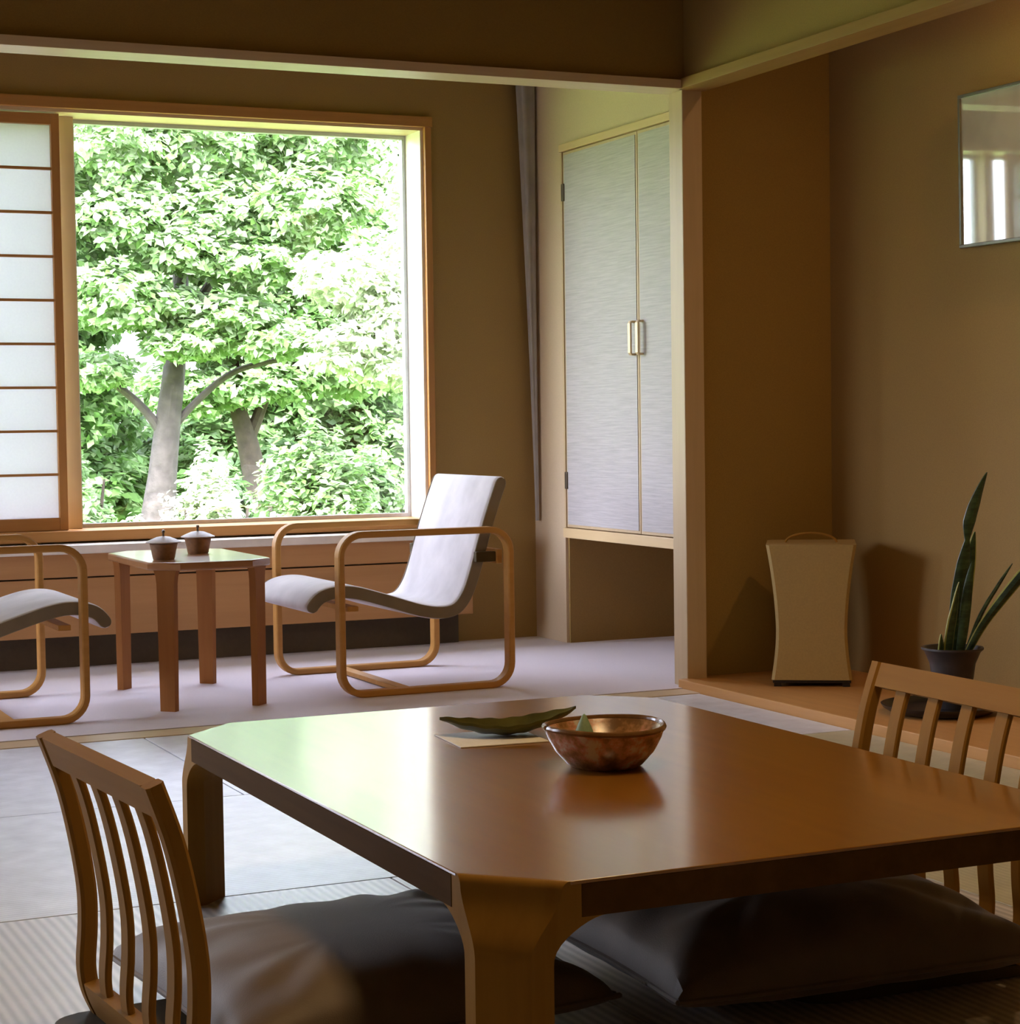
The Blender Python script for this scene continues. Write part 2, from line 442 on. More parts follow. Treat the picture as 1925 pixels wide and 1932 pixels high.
wall('wall_cupboard_end', [((4.2, 5.99, -.1), (4.3, 7.31, ZC))], M['wall'], 'shaded wall at the back of the recess below the cupboard')
wall('wall_recess_end', [((XC + .012, 7.298, 0), (4.2, 7.312, .45))], M['wall'], 'brown end wall of the open recess below the cupboard')
wall('wall_header', [((XL, 5.88, 2.058), (3.36, 5.97, ZC))], M['wall_olive'], 'dark olive wall strip above the wide opening to the window')
wall('wall_alcove_header', [((3.345, 2.6, 2.062), (3.40, 5.89, ZC))], M['wall_olive'], 'olive wall strip above the alcove opening')
tag(box('ceiling', (XL - .1, YB - .1, ZC), (4.3, YW + .25, ZC + .12), M['ceiling']), 'brown board ceiling over the whole room', 'ceiling', kind='structure')
tag(box('trim_1', (XL, 5.855, 2.028), (3.338, 5.985, 2.058), M['pale_x'], None, .002), 'pale wooden lintel strip across the wide opening', 'lintel', kind='structure')
tag(box('trim_2', (3.32, 2.6, 2.028), (3.425, 5.882, 2.062), M['trim_warm'], None, .002), 'pale wooden beam along the top of the alcove opening', 'beam', kind='structure')
tag(box('trim_3', (3.338, 5.882, -.03), (3.415, 5.975, 2.30), M['pale'], None, .004), 'pale square wooden post at the corner of the alcove', 'post', kind='structure')

# garden window
win = thing('window_1', 'large wooden framed picture window looking out on green trees', 'window', kind='structure')
box('head_lining', (OX0, YW, OZ1 - .012), (OX1, 7.80, OZ1), M['pale_x'], win)
box('jamb_lining', (OX1 - .012, YW, OZ0), (OX1, 7.80, OZ1 - .012), M['lit_lining'], win)
box('jamb_lining', (OX0, YW, OZ0), (OX0 + .012, 7.80, OZ1 - .012), M['pale'], win)
box('sill', (OX0 - .03, 7.545, .485), (OX1 + .03, 7.80, .525), M['cedar_x'], win, .004)
box('casing', (OX0 - .03, 7.575, OZ1), (OX1 + .035, YW + .01, OZ1 + .042), M['cedar_x'], win, .003)
box('casing', (OX1, 7.575, .525), (OX1 + .028, YW + .01, OZ1), M['cedar'], win, .003)
MU = (-.305, 1.648)
for x in MU:
    box('mullion', (x - .028, 7.70, .525), (x + .028, 7.80, OZ1 - .012), M['pale'], win, .003)
edges = [OX0 + .012, MU[0] - .028, MU[0] + .028, MU[1] - .028, MU[1] + .028, OX1 - .012]
for k in range(3):
    a, b = edges[2 * k], edges[2 * k + 1]; z0, z1, t = .525, OZ1 - .012, .016
    for q in (((a, 7.765, z0), (a + t, 7.795, z1)), ((b - t, 7.765, z0), (b, 7.795, z1)),
              ((a + t, 7.765, z0), (b - t, 7.795, z0 + t)), ((a + t, 7.765, z1 - t), (b - t, 7.795, z1))):
        box('sash', q[0], q[1], M['alu'], win)
    box('pane', (a + t, 7.778, z0 + t), (b - t, 7.782, z1 - t), M['pane'], win)

w2 = thing('window_added', 'added unseen glazed window lighting the window bay from the left', 'window', kind='structure')  # added out of view to bring more daylight into the bay
for q in (((-2.66, 6.05, .5), (-2.62, 6.09, 2.13)), ((-2.66, 7.46, .5), (-2.62, 7.5, 2.13)), ((-2.66, 6.09, .5), (-2.62, 7.46, .54)), ((-2.66, 6.09, 2.09), (-2.62, 7.46, 2.13))):
    box('sash', q[0], q[1], M['pale'], w2)
box('pane', (-2.642, 6.09, .54), (-2.638, 7.46, 2.09), M['pane'], w2)

# shoji screens
def shoji(x0, x1, label):
    t = thing('shoji_screen', label, 'shoji screen', ((x0 + x1) / 2, 7.635, .526), group='paper screens at the garden window')
    hw = (x1 - x0) / 2; H = OZ1 - .012 - .526 - .004; s = .032
    box('stile', (-hw, -.016, 0), (-hw + s, .016, H), M['cedar'], t, .002)
    box('stile', (hw - s, -.016, 0), (hw, .016, H), M['cedar'], t, .002)
    box('rail', (-hw + s, -.016, 0), (hw - s, .016, .048), M['cedar_x'], t, .002)
    box('rail', (-hw + s, -.016, H - .042), (hw - s, .016, H), M['cedar_x'], t, .002)
    za, zb = .048, H - .042; n = 9; dz = (zb - za) / n
    for i in range(n):
        z = za + i * dz
        if i: box('lattice_bar', (-hw + s, -.012, z - .005), (hw - s, .006, z + .005), M['cedar_x'], t)
        box('paper_pane', (-hw + s, .007, z), (hw - s, .009, z + dz), M['paper'], t)
    return t
shoji(.655, 1.605, 'white paper shoji screen with thin dark bars beside the open window')
shoji(-.30, .65, 'white paper shoji screen next to the one at the left edge of the window')

# heater cabinet below the window
hc = thing('window_cabinet', 'low tan wooden cabinet with white stone top below the window', 'cabinet', (0, 7.42, 0))
box('stone_top', (XL, 0, .445), (3.235, .178, .478), M['stone'], hc, .004)
box('upper_panel', (XL, .03, .357), (3.22, .178, .444), M['panel'], hc, .002)
box('front_panel', (XL, .03, .132), (3.22, .178, .351), M['panel'], hc, .002)
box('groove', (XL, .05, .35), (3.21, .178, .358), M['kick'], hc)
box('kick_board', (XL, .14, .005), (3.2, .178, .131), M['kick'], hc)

# built-in cupboard
cb = thing('cupboard', 'built-in wall cupboard with two grey cloth covered doors', 'cupboard', (XC, 6.65, .44))
box('body', (.03, -.655, .0), (.60, .655, 1.60), M['pale_y'], cb)
box('bottom_trim', (-.012, -.655, .0), (.029, .658, .040), M['pale_y'], cb, .002)
box('top_trim', (-.012, -.655, 1.572), (.029, .658, 1.602), M['pale_y'], cb, .002)
box('side_trim', (-.006, .641, .041), (.028, .657, 1.571), M['pale'], cb, .002)
def door(y0, y1, hy, hinge_y):
    d = box('door', (-.002, y0, .043), (.022, y1, 1.569), M['pale'], cb, .002)
    box('door_cloth', (-.0045, y0 + .012, .055), (-.001, y1 - .012, 1.557), M['door'], d)
    h = sweep('handle', [Vector(p) for p in ((-.004, .728), (-.022, .728), (-.026, .734), (-.026, .846), (-.022, .852), (-.004, .852))],
              rect_prof(.008, .022, .002), M['brass'], d)
    h.location = (0, hy, 0)
    for z in (.200, 1.372):
        box('hinge', (-.010, hinge_y - .011, z), (.0, hinge_y + .011, z + .07), M['steel_dark'], d, .002)
    return d
door(.002, .638, .030, .632)
door(-.640, -.002, -.030, -.634)

# curtain in the corner
def curtain():
    bm = bmesh.new(); nz, nu = 60, 40; rows = []
    for i in range(nz + 1):
        z = .50 + (2.415 - .50) * i / nz; t = (z - .5) / 1.9
        w = .014 + .062 * t ** 1.25; d = .02 + .03 * t
        row = []
        for k in range(nu):
            a = 2 * PI * k / nu
            rr = 1 + .22 * math.sin(5 * a + 1.2 * math.sin(z * 2)) * (.4 + .6 * t)
            row.append(bm.verts.new((-w / 2 + math.cos(a) * w / 2 * rr, math.sin(a) * d / 2 * rr, z)))
        rows.append(row)
    for A, B in zip(rows, rows[1:]):
        for k in range(nu):
            l = (k + 1) % nu; bm.faces.new((A[k], A[l], B[l], B[k]))
    bm.faces.new(rows[0]); bm.faces.new(rows[-1])
    o = from_bm('curtain', bm, M['curtain'], None, True, (XC - .009, 7.545, 0))
    tag(o, 'narrow grey curtain gathered in the corner between window wall and cupboard', 'curtain')
curtain()

# ------------------------------------------------------------------ low dining table
def low_table():
    x0, x1, y0, y1, c, H, th = .985, 1.992, 2.238, 3.758, .098, .335, .048
    cx, cy = (x0 + x1) / 2, (y0 + y1) / 2; hx, hy = (x1 - x0) / 2, (y1 - y0) / 2
    t = thing('low_table', 'low glossy orange brown wooden dining table with cut corners', 'table', (cx, cy, 0))
    poly = [(-hx + c, -hy), (hx - c, -hy), (hx, -hy + c), (hx, hy - c), (hx - c, hy), (-hx + c, hy), (-hx, hy - c), (-hx, -hy + c)]
    ct = .1125
    polyt = [(-hx + ct, -hy), (hx - ct, -hy), (hx, -hy + ct), (hx, hy - ct), (hx - ct, hy), (-hx + ct, hy), (-hx, hy - ct), (-hx, -hy + ct)]
    prism('table_top', polyt, H - .005, H, M['table'], t, .0012)
    def cfun(z):                                  # the cut corner narrows smoothly from top to leg
        k = min(1, max(0, (z - (H - .100)) / .090)); k = k * k * (3 - 2 * k)
        roll = max(0, (z - (H - .014)) / .014)
        return .054 + .045 * k + .0135 * (1 - math.sqrt(max(0, 1 - roll * roll)))
    c2 = .128
    poly2 = [(-hx + c2, -hy), (hx - c2, -hy), (hx, -hy + c2), (hx, hy - c2), (hx - c2, hy), (-hx + c2, hy), (-hx, hy - c2), (-hx, -hy + c2)]
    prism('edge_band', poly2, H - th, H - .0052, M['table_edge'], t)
    for sx in (-1, 1):
        for sy in (-1, 1):
            bm = bmesh.new(); rings = []
            F = .060; zf = H - th - F
            zs = [0, .08, .16, .20, zf] + [zf + F * math.sin(k * PI / 20) for k in range(1, 11)]
            zs += [H - th + (th - .014) * i / 5 for i in range(1, 6)] + [H - .014 + .0137 * math.sin(i * PI / 12) for i in range(1, 7)]
            for z in zs:
                k = min(1, max(0, (z - zf) / F)); q = 1 - math.sqrt(max(0, 1 - k * k))
                cc = cfun(z); w = .033 + .050 * q; ti = .034
                if z > H - th + 1e-6: w = .134 - cc
                e = .0008                      # sits just inside the top's edge
                pts = [(cc, e), (cc + w, e), (cc + w, ti), (ti, cc + w), (e, cc + w), (e, cc)]
                rings.append([bm.verts.new((sx * (hx - px), sy * (hy - py), z)) for px, py in pts])
            for A, B in zip(rings, rings[1:]):
                for i in range(6):
                    j = (i + 1) % 6; bm.faces.new((A[i], A[j], B[j], B[i]))
            bm.faces.new(rings[0]); bm.faces.new(rings[-1])
            from_bm('leg', bm, M['table_leg'], t, True)
low_table()

# ------------------------------------------------------------------ legless floor chairs
def floor_chair(label, loc, rz, group):
    """local +x is the sitting direction, back at x = 0"""
    t = thing('floor_chair', label, 'floor chair', loc, rz, group)
    prof = spline([(.052, .022), (.036, .06), (.030, .10), (.034, .16), (.033, .22), (.021, .30), (.003, .38), (-.024, .458)], 5)
    prof = [(p[0], p[1]) for p in prof]
    hw = .262
    for s in (-1, 1):
        o = sweep('post', prof, rect_prof(.026, .030, .005), M['zaisu'], t); o.location = (0, s * (hw - .015), 0)
    up = [p for p in prof if p[1] < .425]
    for k in range(4):
        y = -.15 + .1 * k
        o = sweep('slat', up, rect_prof(.011, .036, .003), M['zaisu'], t); o.location = (0, y, 0)
    rail = [p for p in prof if p[1] > .40]
    sweep('top_rail', rail, rect_prof(.022, 2 * hw - .058, .004), M['zaisu_y'], t)
    low = [p for p in prof if p[1] < .075]
    sweep('lower_rail', low, rect_prof(.024, 2 * hw - .058, .004), M['zaisu_y'], t)
    pts = []
    for (cx, cy, a0) in ((.40, .21, 0), (.02, .21, 90), (.02, -.21, 180), (.40, -.21, 270)):
        for k in range(7):
            a = math.radians(a0 + 15 * k); pts.append((cx + .05 * math.cos(a), cy + .05 * math.sin(a)))
    prism('seat_board', pts, .003, .021, M['zaisu_dark'], t, .003)
    return t
floor_chair('slatted wooden floor chair in the left foreground, seen from behind', (.632, 2.755, 0), math.radians(4.4), 'slatted floor chairs')
floor_chair('slatted wooden floor chair on the far right side of the low table', (2.128, 2.827, 0), math.radians(180 - 1.5), 'slatted floor chairs')

def cushion(label, loc, rz, hx, hy, T, seed, z0=.0):
    N = 56; r = random.Random(seed); bm = bmesh.new()
    fold = [(r.uniform(-1, 1), r.uniform(.5, 1), r.uniform(0, 6), r.choice((-1, 1))) for _ in range(8)]
    f0 = r.uniform(0, 6)
    def pt(i, k, top):
        u, v = -1 + 2 * i / N, -1 + 2 * k / N
        x = hx * u * (1 - .075 * (1 - v * v)); y = hy * v * (1 - .075 * (1 - u * u))
        e = (1 - abs(u) ** 3.2) * (1 - abs(v) ** 3.2)
        h = T * max(0, e) ** .42
        edge = math.sqrt(max(0, e)) * (1 - math.sqrt(max(0, e)))
        wr = sum(.5 * math.sin((u * f[0] * 9 + v * f[3] * 7) + f[2]) for f in fold) / 4
        rad = .20 * math.sin(9 * u + 2 * v) * abs(v) ** 4 + .20 * math.sin(8 * v + 3 * u) * abs(u) ** 4
        h *= 1 + edge * (wr * .55 + rad)
        cr = abs(u * v) ** 1.5                       # gathered pleats running in from the corners
        ang = math.atan2(abs(v) - .2, abs(u) - .2) if (abs(u) > .2 or abs(v) > .2) else 0
        h += T * .16 * cr * math.sqrt(max(0, e)) * math.sin(11 * ang + f0 + (1.5 if u > 0 else 0) + (2.3 if v > 0 else 0))
        h += T * .055 * max(0, e) ** .5 * (1 - max(0, e)) * math.sin(16 * (u if abs(v) > abs(u) else v) + f0)
        lift = .010 * (abs(u) * abs(v)) ** 3
        if top: return (x, y, z0 + T * .26 + h * .74 + lift)
        return (x, y, z0 + T * .26 - min(h, T) * .26 + lift * .6)
    G = {}
    for i in range(N + 1):
        for k in range(N + 1):
            bd = i in (0, N) or k in (0, N)
            G[i, k, 1] = bm.verts.new(pt(i, k, True))
            G[i, k, 0] = G[i, k, 1] if bd else bm.verts.new(pt(i, k, False))
    for s in (0, 1):
        for i in range(N):
            for k in range(N):
                bm.faces.new((G[i, k, s], G[i + 1, k, s], G[i + 1, k + 1, s], G[i, k + 1, s]))
    t = thing('floor_cushion', label, 'cushion', loc, rz, 'brown floor cushions')
    from_bm('cover', bm, M['cushion'], t, True)
    # piped seam
    ring = [Vector(pt(i, 0, True)) for i in range(0, N)] + [Vector(pt(N, k, True)) for k in range(0, N)] + \
           [Vector(pt(i, N, True)) for i in range(N, 0, -1)] + [Vector(pt(0, k, True)) for k in range(N, 0, -1)]
    ring.append(ring[0]); tube('piping', ring, [.0045] * len(ring), M['cushion'], t, 6)
    return t
cushion('brown satin cushion on the left floor chair, reaching under the table', (1.03, 2.88, .0215), math.radians(3), .30, .31, .125, 3)
cushion('dark brown cushion on the right floor chair, seen below the table edge', (1.74, 2.76, .0215), math.radians(-2), .335, .275, .145, 5)

# ------------------------------------------------------------------ bentwood armchairs
def armchair(label, loc, rz):
    """local +x is the back of the chair, front at x = 0; y centred"""
    t = thing('armchair', label, 'armchair', loc, rz, 'bentwood armchairs by the window')
    L, Hh, r, w = .640, .556, .085, .048
    path = []
    for (cx, cz, a0) in ((L - r, r, 270), (L - r, Hh - r, 0), (r, Hh - r, 90), (r, r, 180)):
        for k in range(9):
            a = math.radians(a0 + 90 * k / 8); path.append((cx + (r - .011) * math.cos(a), cz + (r - .011) * math.sin(a)))
    for s in (-1, 1):
        o = sweep('side_frame', path, rect_prof(.022, w, .004), M['bent_x'], t, True); o.location = (0, s * .341, 0)
    box('stretcher', (.225, -.317, .003), (.268, .317, .020), M['bent'], t, .003)
    box('rear_crossbar', (.594, -.317, .425), (.616, .317, .475), M['bent'], t, .003)
    box('front_crossbar', (.045, -.317, .285), (.085, .317, .303), M['bent'], t, .003)
    for s in (-1, 1):
        box('crossbar_bracket', (.520, s * .30 - .012, .432), (.593, s * .30 + .012, .468), M['zaisu_dark'], t, .003)
    sp = spline([(-.076, .286), (-.065, .308), (-.035, .336), (.02, .350), (.09, .345), (.20, .313), (.32, .275), (.40, .263), (.455, .275), (.492, .318),
                 (.520, .385), (.552, .490), (.590, .605), (.622, .690), (.636, .722)], 6)
    sp = [(p[0], p[1]) for p in sp]
    o = sweep('seat_pad', sp, round_prof(.046, .580, 6), M['grey_fab'], t, ends=(.30, .62, .80, .91, .98))
    for s in (-1, 1):
        e = sweep('edge_band', sp[1:-1], rect_prof(.040, .006, .002), M['shade_fab'], o, ends=(.45, .68, .84, .95)); e.location = (0, s * .2885, 0)  # dark strips that paint the shaded sides of the pad
    return t
armchair('grey upholstered bentwood armchair in full view right of the small table', (2.193, 6.555, .004), 0)
armchair('grey bentwood armchair at the left edge, cut off by the frame', (1.340, 6.465, .004), PI)

# ------------------------------------------------------------------ side table with two lidded cups
def side_table():
    x0, x1, y0, y1, c, H = 1.565, 1.975, 6.165, 6.885, .085, .480
    cx, cy = (x0 + x1) / 2, (y0 + y1) / 2; hx, hy = (x1 - x0) / 2, (y1 - y0) / 2
    t = thing('side_table', 'small reddish wooden side table between the two armchairs', 'table', (cx, cy, .004))
    poly = [(-hx + c, -hy), (hx - c, -hy), (hx, -hy + c), (hx, hy - c), (hx - c, hy), (-hx + c, hy), (-hx, hy - c), (-hx, -hy + c)]
    prism('table_top', poly, H - .026, H, M['cherry_x'], t, .006)
    for sx in (-1, 1):
        for sy in (-1, 1):
            bm = bmesh.new(); rings = []
            for z, g in ((0, .027), (.25, .030), (.41, .032), (.435, .035), (.454, .042)):
                k = c / 2 + .004; m_ = .017          # plank set diagonally behind the cut corner
                p = [(k - g * .707, k + g * .707), (k + g * .707, k - g * .707), (k + g * .707 + m_, k - g * .707 + m_), (k - g * .707 + m_, k + g * .707 + m_)]
                rings.append([bm.verts.new((sx * (hx - px), sy * (hy - py), z)) for px, py in p])
            for A, B in zip(rings, rings[1:]):
                for i in range(4):
                    j = (i + 1) % 4; bm.faces.new((A[i], A[j], B[j], B[i]))
            bm.faces.new(rings[0]); bm.faces.new(rings[-1])
            from_bm('leg', bm, M['cherry'], t, True)
side_table()
def cup(label, loc):
    t = thing('lidded_cup', label, 'cup', loc, 0, 'lidded cups on the side table')
    lathe('cup_body', [(0, 0), (.034, 0), (.036, .004), (.041, .030), (.046, .052), (.043, .053), (0, .050)], M['cup'], t, 32)
    l = lathe('lid', [(0, .0505), (.046, .0535), (.057, .055), (.058, .058), (.046, .064), (.022, .074), (0, .077)], M['cup_lid'], t, 32)
    lathe('knob', [(0, .076), (.004, .077), (.0035, .086), (.006, .090), (.005, .096), (0, .098)], M['steel_dark'], l, 12)
cup('brown clay cup with pale lid at the front edge of the side table', (1.648, 6.36, .484))
cup('brown clay cup with pale lid farther back on the side table, by the window', (1.830, 6.60, .484))

# ------------------------------------------------------------------ things on the low table
ZT = .335
def bowl():
    def wob(a, r, z):
        k = 1 + (.012 * math.sin(3 * a + .6) + .009 * math.sin(5 * a)) * (z / .066)
        return (k, .0014 * math.sin(2 * a + 1) * (z / .066))
    t = thing('bowl', 'brown glazed ceramic bowl with patchy russet sides on the low table', 'bowl', (1.522, 2.967, ZT + .0005), 0)
    lathe('bowl_body', [(0, 0), (.058, 0), (.064, .004), (.084, .026), (.097, .050), (.103, .066), (.099, .069), (.093, .062), (.070, .030), (.045, .014), (0, .011)],
          M['bowl'], t, 64, fn=wob)
    rim = []
    for i in range(65):
        a = 2 * PI * i / 64; k = wob(a, .101, .0675); rim.append((math.cos(a) * .101 * k[0], math.sin(a) * .101 * k[0], .0672 + k[1]))
    tube('rim', rim, [.0050] * 65, M['bowl_rim'], t, 8)
bowl()
tag(lathe('sweet', [(0, 0), (.026, 0), (.028, .004), (.022, .024), (.012, .050), (.004, .068), (0, .072)], M['sweet'], None, 24, (1.487, 2.975, ZT + .0185)),
    'small pale green cone shaped sweet lying in the brown bowl', 'sweet')
def napkin():
    bm = bmesh.new(); add_box(bm, (-.085, -.080, 0), (.085, .080, .0022), .0008)
    tag(from_bm('paper_napkin', bm, M['napkin'], None, False, (1.468, 3.322, ZT + .0003), math.radians(-5)),
        'folded off-white paper napkin under the dark leaf shaped dish', 'napkin')
napkin()
def leaf_dish():
    """boat shaped leaf plate with raised pointed ends"""
    bm = bmesh.new(); nu, nv = 40, 14; rows = []
    for side in (0, 1):
        g = []
        for i in range(nu + 1):
            u = -1 + 2 * i / nu; w = .052 * max(.012, (1 - abs(u) ** 2.4))
            rise = .030 * abs(u) ** 2.2 + (.012 * u if u > 0 else 0)
            row = []
            for k in range(nv + 1):
                v = -1 + 2 * k / nv
                row.append(bm.verts.new((u * .128, v * w + .012 * u * u, rise + .018 * v * v * (1 - abs(u) ** 2.4) + .001 * math.sin(20 * u) + side * .005)))
            g.append(row)
        rows.append(g)
    for g in rows:
        for i in range(nu):
            for k in range(nv): bm.faces.new((g[i][k], g[i + 1][k], g[i + 1][k + 1], g[i][k + 1]))
    lo, hi = rows
    for i in range(nu):
        for k in (0, nv): bm.faces.new((lo[i][k], lo[i + 1][k], hi[i + 1][k], hi[i][k]))
    for k in range(nv):
        for i in (0, nu): bm.faces.new((lo[i][k], lo[i][k + 1], hi[i][k + 1], hi[i][k]))
    tag(from_bm('leaf_dish', bm, M['leafdish'], None, True, (1.508, 3.330, ZT + .004), math.radians(-18)),
        'dark olive leaf shaped dish with upturned tips on the low table', 'dish')
leaf_dish()

# ------------------------------------------------------------------ alcove: lantern, plant, picture
def lantern():
    t = thing('paper_lantern', 'unlit cream paper floor lantern with waisted sides in the alcove', 'lantern', (3.665, 5.615, .0305), math.radians(-33))
    bm = bmesh.new(); rings = []; H0, H1 = .022, .470
    for i in range(17):
        f = i / 16; z = H0 + (H1 - H0) * f
        hw = .1165 + .031 * max(0, (f - .35) / .65) ** 1.7 + .016 * max(0, (.35 - f) / .35) ** 1.6
        b = .010; ring = []
        for sx, sy in ((-1, -1), (1, -1), (1, 1), (-1, 1)):
            q = [(sx * hw, sy * (hw - b)), (sx * (hw - b), sy * hw)]
            if sx * sy > 0: q = q if sx < 0 else q
            else: q = q[::-1]
            for p in q: ring.append(bm.verts.new((p[0], p[1], z)))
        rings.append(ring)
    n = len(rings[0])
    for A, B in zip(rings, rings[1:]):
        for i in range(n):
            j = (i + 1) % n; bm.faces.new((A[i], A[j], B[j], B[i]))
    bm.faces.new(rings[0]); bm.faces.new(rings[-1])
    from_bm('shade', bm, M['lantern'], t, True)
    box('base', (-.128, -.128, .012), (.128, .128, .0215), M['black'], t, .002)
    for sx in (-1, 1):
        for sy in (-1, 1):
            box('foot', (sx * .112 - .012, sy * .112 - .012, 0), (sx * .112 + .012, sy * .112 + .012, .0118), M['black'], t)
    arc = [(.085 * math.cos(PI * k / 16), 0, .469 + .032 * math.sin(PI * k / 16)) for k in range(17)]
    tube('handle', arc, [.004] * 17, M['zaisu'], t, 8)
lantern()

tr = thing('plant_tray', 'round black lacquer tray under the potted plant', 'tray', (3.612, 4.835, .0305))
lathe('tray_base', [(0, 0), (.13, 0), (.15, .004), (.172, .018), (.178, .028), (.174, .029), (.150, .012), (0, .010)], M['black'], tr, 64)
def plant():
    t = thing('potted_plant', 'snake plant with upright dark green blades in a black pot', 'plant', (3.655, 4.835, .0412))
    lathe('pot', [(0, 0), (.052, 0), (.055, .006), (.060, .08), (.068, .135), (.083, .170), (.092, .178), (.092, .184), (.084, .183), (.066, .160), (0, .158)], M['pot'], t, 40)
    lathe('soil', [(0, .163), (.030, .164), (.064, .1605)], M['soil'], t, 24)
    def blade(pts, wid, tw, lean, edge=False):
        P = spline(pts, 6); n = len(P); bm = bmesh.new(); rows = []
        for i, p in enumerate(P):
            f = i / (n - 1)
            k = int(f * (len(wid) - 1)); q = f * (len(wid) - 1) - k
            w = wid[k] * (1 - q) + wid[min(k + 1, len(wid) - 1)] * q
            a = math.radians(lean + tw * f); s = Vector((math.cos(a), math.sin(a), 0)); c = Vector((-s.y, s.x, 0))
            row = [bm.verts.new(p + s * w * v + c * (abs(v) ** 2 * w * .45 + d)) for d in (0, .0035) for v in (-1, -.78, 0, .78, 1)]
            rows.append(row)
        for A, B in zip(rows, rows[1:]):
            for o in (0, 5):
                for j in range(4): bm.faces.new((A[o + j], A[o + j + 1], B[o + j + 1], B[o + j]))
            for j in (0, 4): bm.faces.new((A[j], A[j + 5], B[j + 5], B[j]))
        for R_ in (rows[0], rows[-1]):
            for j in range(4): bm.faces.new((R_[j], R_[j + 1], R_[j + 6], R_[j + 5]))
        o = from_bm('leaf', bm, M['snake'], t, True)
        o.data.materials.append(M['snake_edge'])
        for pl in o.data.polygons:
            if edge and pl.index % 10 in (0, 3, 4, 7, 8, 9): pl.material_index = 1
        return o
    B0 = .150
    blade([(.005, 0, B0), (.030, .01, .30), (.058, .01, .45), (.075, .01, .545), (.105, .01, .63), (.135, .005, .705)], [.012, .020, .024, .021, .008, .021, .020, .012, .001], 20, -20)
    blade([(.030, .01, B0), (.055, .02, .28), (.085, .03, .40), (.108, .03, .525)], [.013, .019, .023, .020, .002], 15, -30, True)
    blade([(.040, -.01, B0), (.085, -.04, .25), (.150, -.09, .36), (.205, -.14, .45), (.235, -.17, .50)], [.010, .014, .019, .022, .018, .002], 10, -35, True)
    blade([(.045, .0, B0), (.095, -.01, .27), (.145, -.03, .36), (.185, -.05, .43)], [.006, .007, .007, .006, .001], 10, -30)
    blade([(-.015, 0, B0), (-.012, -.01, .22), (.0, -.02, .31), (.012, -.02, .38)], [.012, .016, .016, .010, .001], 20, -10, True)
    blade([(-.028, .01, B0), (-.036, .0, .19), (-.040, 0, .225)], [.010, .012, .008, .001], 10, 0, True)
    blade([(.012, -.02, B0), (.022, -.03, .25), (.036, -.03, .36), (.050, -.03, .44)], [.012, .015, .016, .012, .001], -25, -15)
    blade([(.028, .03, B0), (.040, .04, .24), (.06, .05, .34), (.07, .05, .42)], [.012, .016, .016, .011, .001], 30, -25)
plant()

pic = thing('framed_picture', 'picture under shiny glass in a thin dark frame on the alcove wall', 'picture', (XR - .016, 4.655, 1.687))
pic.rotation_euler = (0, math.radians(-.7), math.radians(.9))
hy, hz, fw = .485, .240, .011
box('picture_glass', (-.016, -hy + fw, -hz + fw), (-.001, hy - fw, hz - fw), M['picture'], pic)
box('frame_rail', (-.022, -hy, hz - fw), (-.0005, hy, hz), M['frame'], pic, .002)
box('frame_rail', (-.022, -hy, -hz), (-.0005, hy, -hz + fw), M['frame'], pic, .002)
box('frame_rail', (-.022, -hy, -hz + fw), (-.0005, -hy + fw, hz - fw), M['frame'], pic, .002)
box('frame_rail', (-.022, hy - fw, -hz + fw), (-.0005, hy, hz - fw), M['frame'], pic, .002)

# ------------------------------------------------------------------ lamps of the room
def ceiling_lamp(loc, half, c, watts):
    t = thing('ceiling_lamp', 'square ceiling lamp with paper diffuser above the low table', 'lamp', loc)
    for q in (((-half, -half, -.09), (half, -half + .02, 0)), ((-half, half - .02, -.09), (half, half, 0)),
              ((-half, -half + .02, -.09), (-half + .02, half - .02, 0)), ((half - .02, -half + .02, -.09), (half, half - .02, 0))):
        box('lamp_frame', q[0], q[1], M['pale_x'], t)
    area = (2 * half - .04) ** 2
    box('diffuser', (-half + .02, -half + .02, -.086), (half - .02, half - .02, -.080), emit('lamp_diffuser', c, watts / (area * PI)), t)
ceiling_lamp((1.48, 2.55, ZC), .24, (1.0, .66, .31), 8.5)
def alcove_lamp():
    t = thing('downlight', 'small warm recessed downlight in the alcove ceiling', 'lamp', (3.72, 4.15, ZC))
    lathe('ring', [(.035, 0), (.035, -.006), (.052, -.006), (.052, 0)], M['frame'], t, 24)
    lathe('bulb', [(0, -.002), (.034, -.002), (.030, -.012), (0, -.016)], emit('downlight_bulb', (1, .58, .24), 330), t, 20)
alcove_lamp()

# ------------------------------------------------------------------ garden
tag(box('garden_ground', (-30, 7.9, -.75), (60, 70, -.55), M['ground']), 'grassy garden ground outside the window', 'lawn', kind='structure')

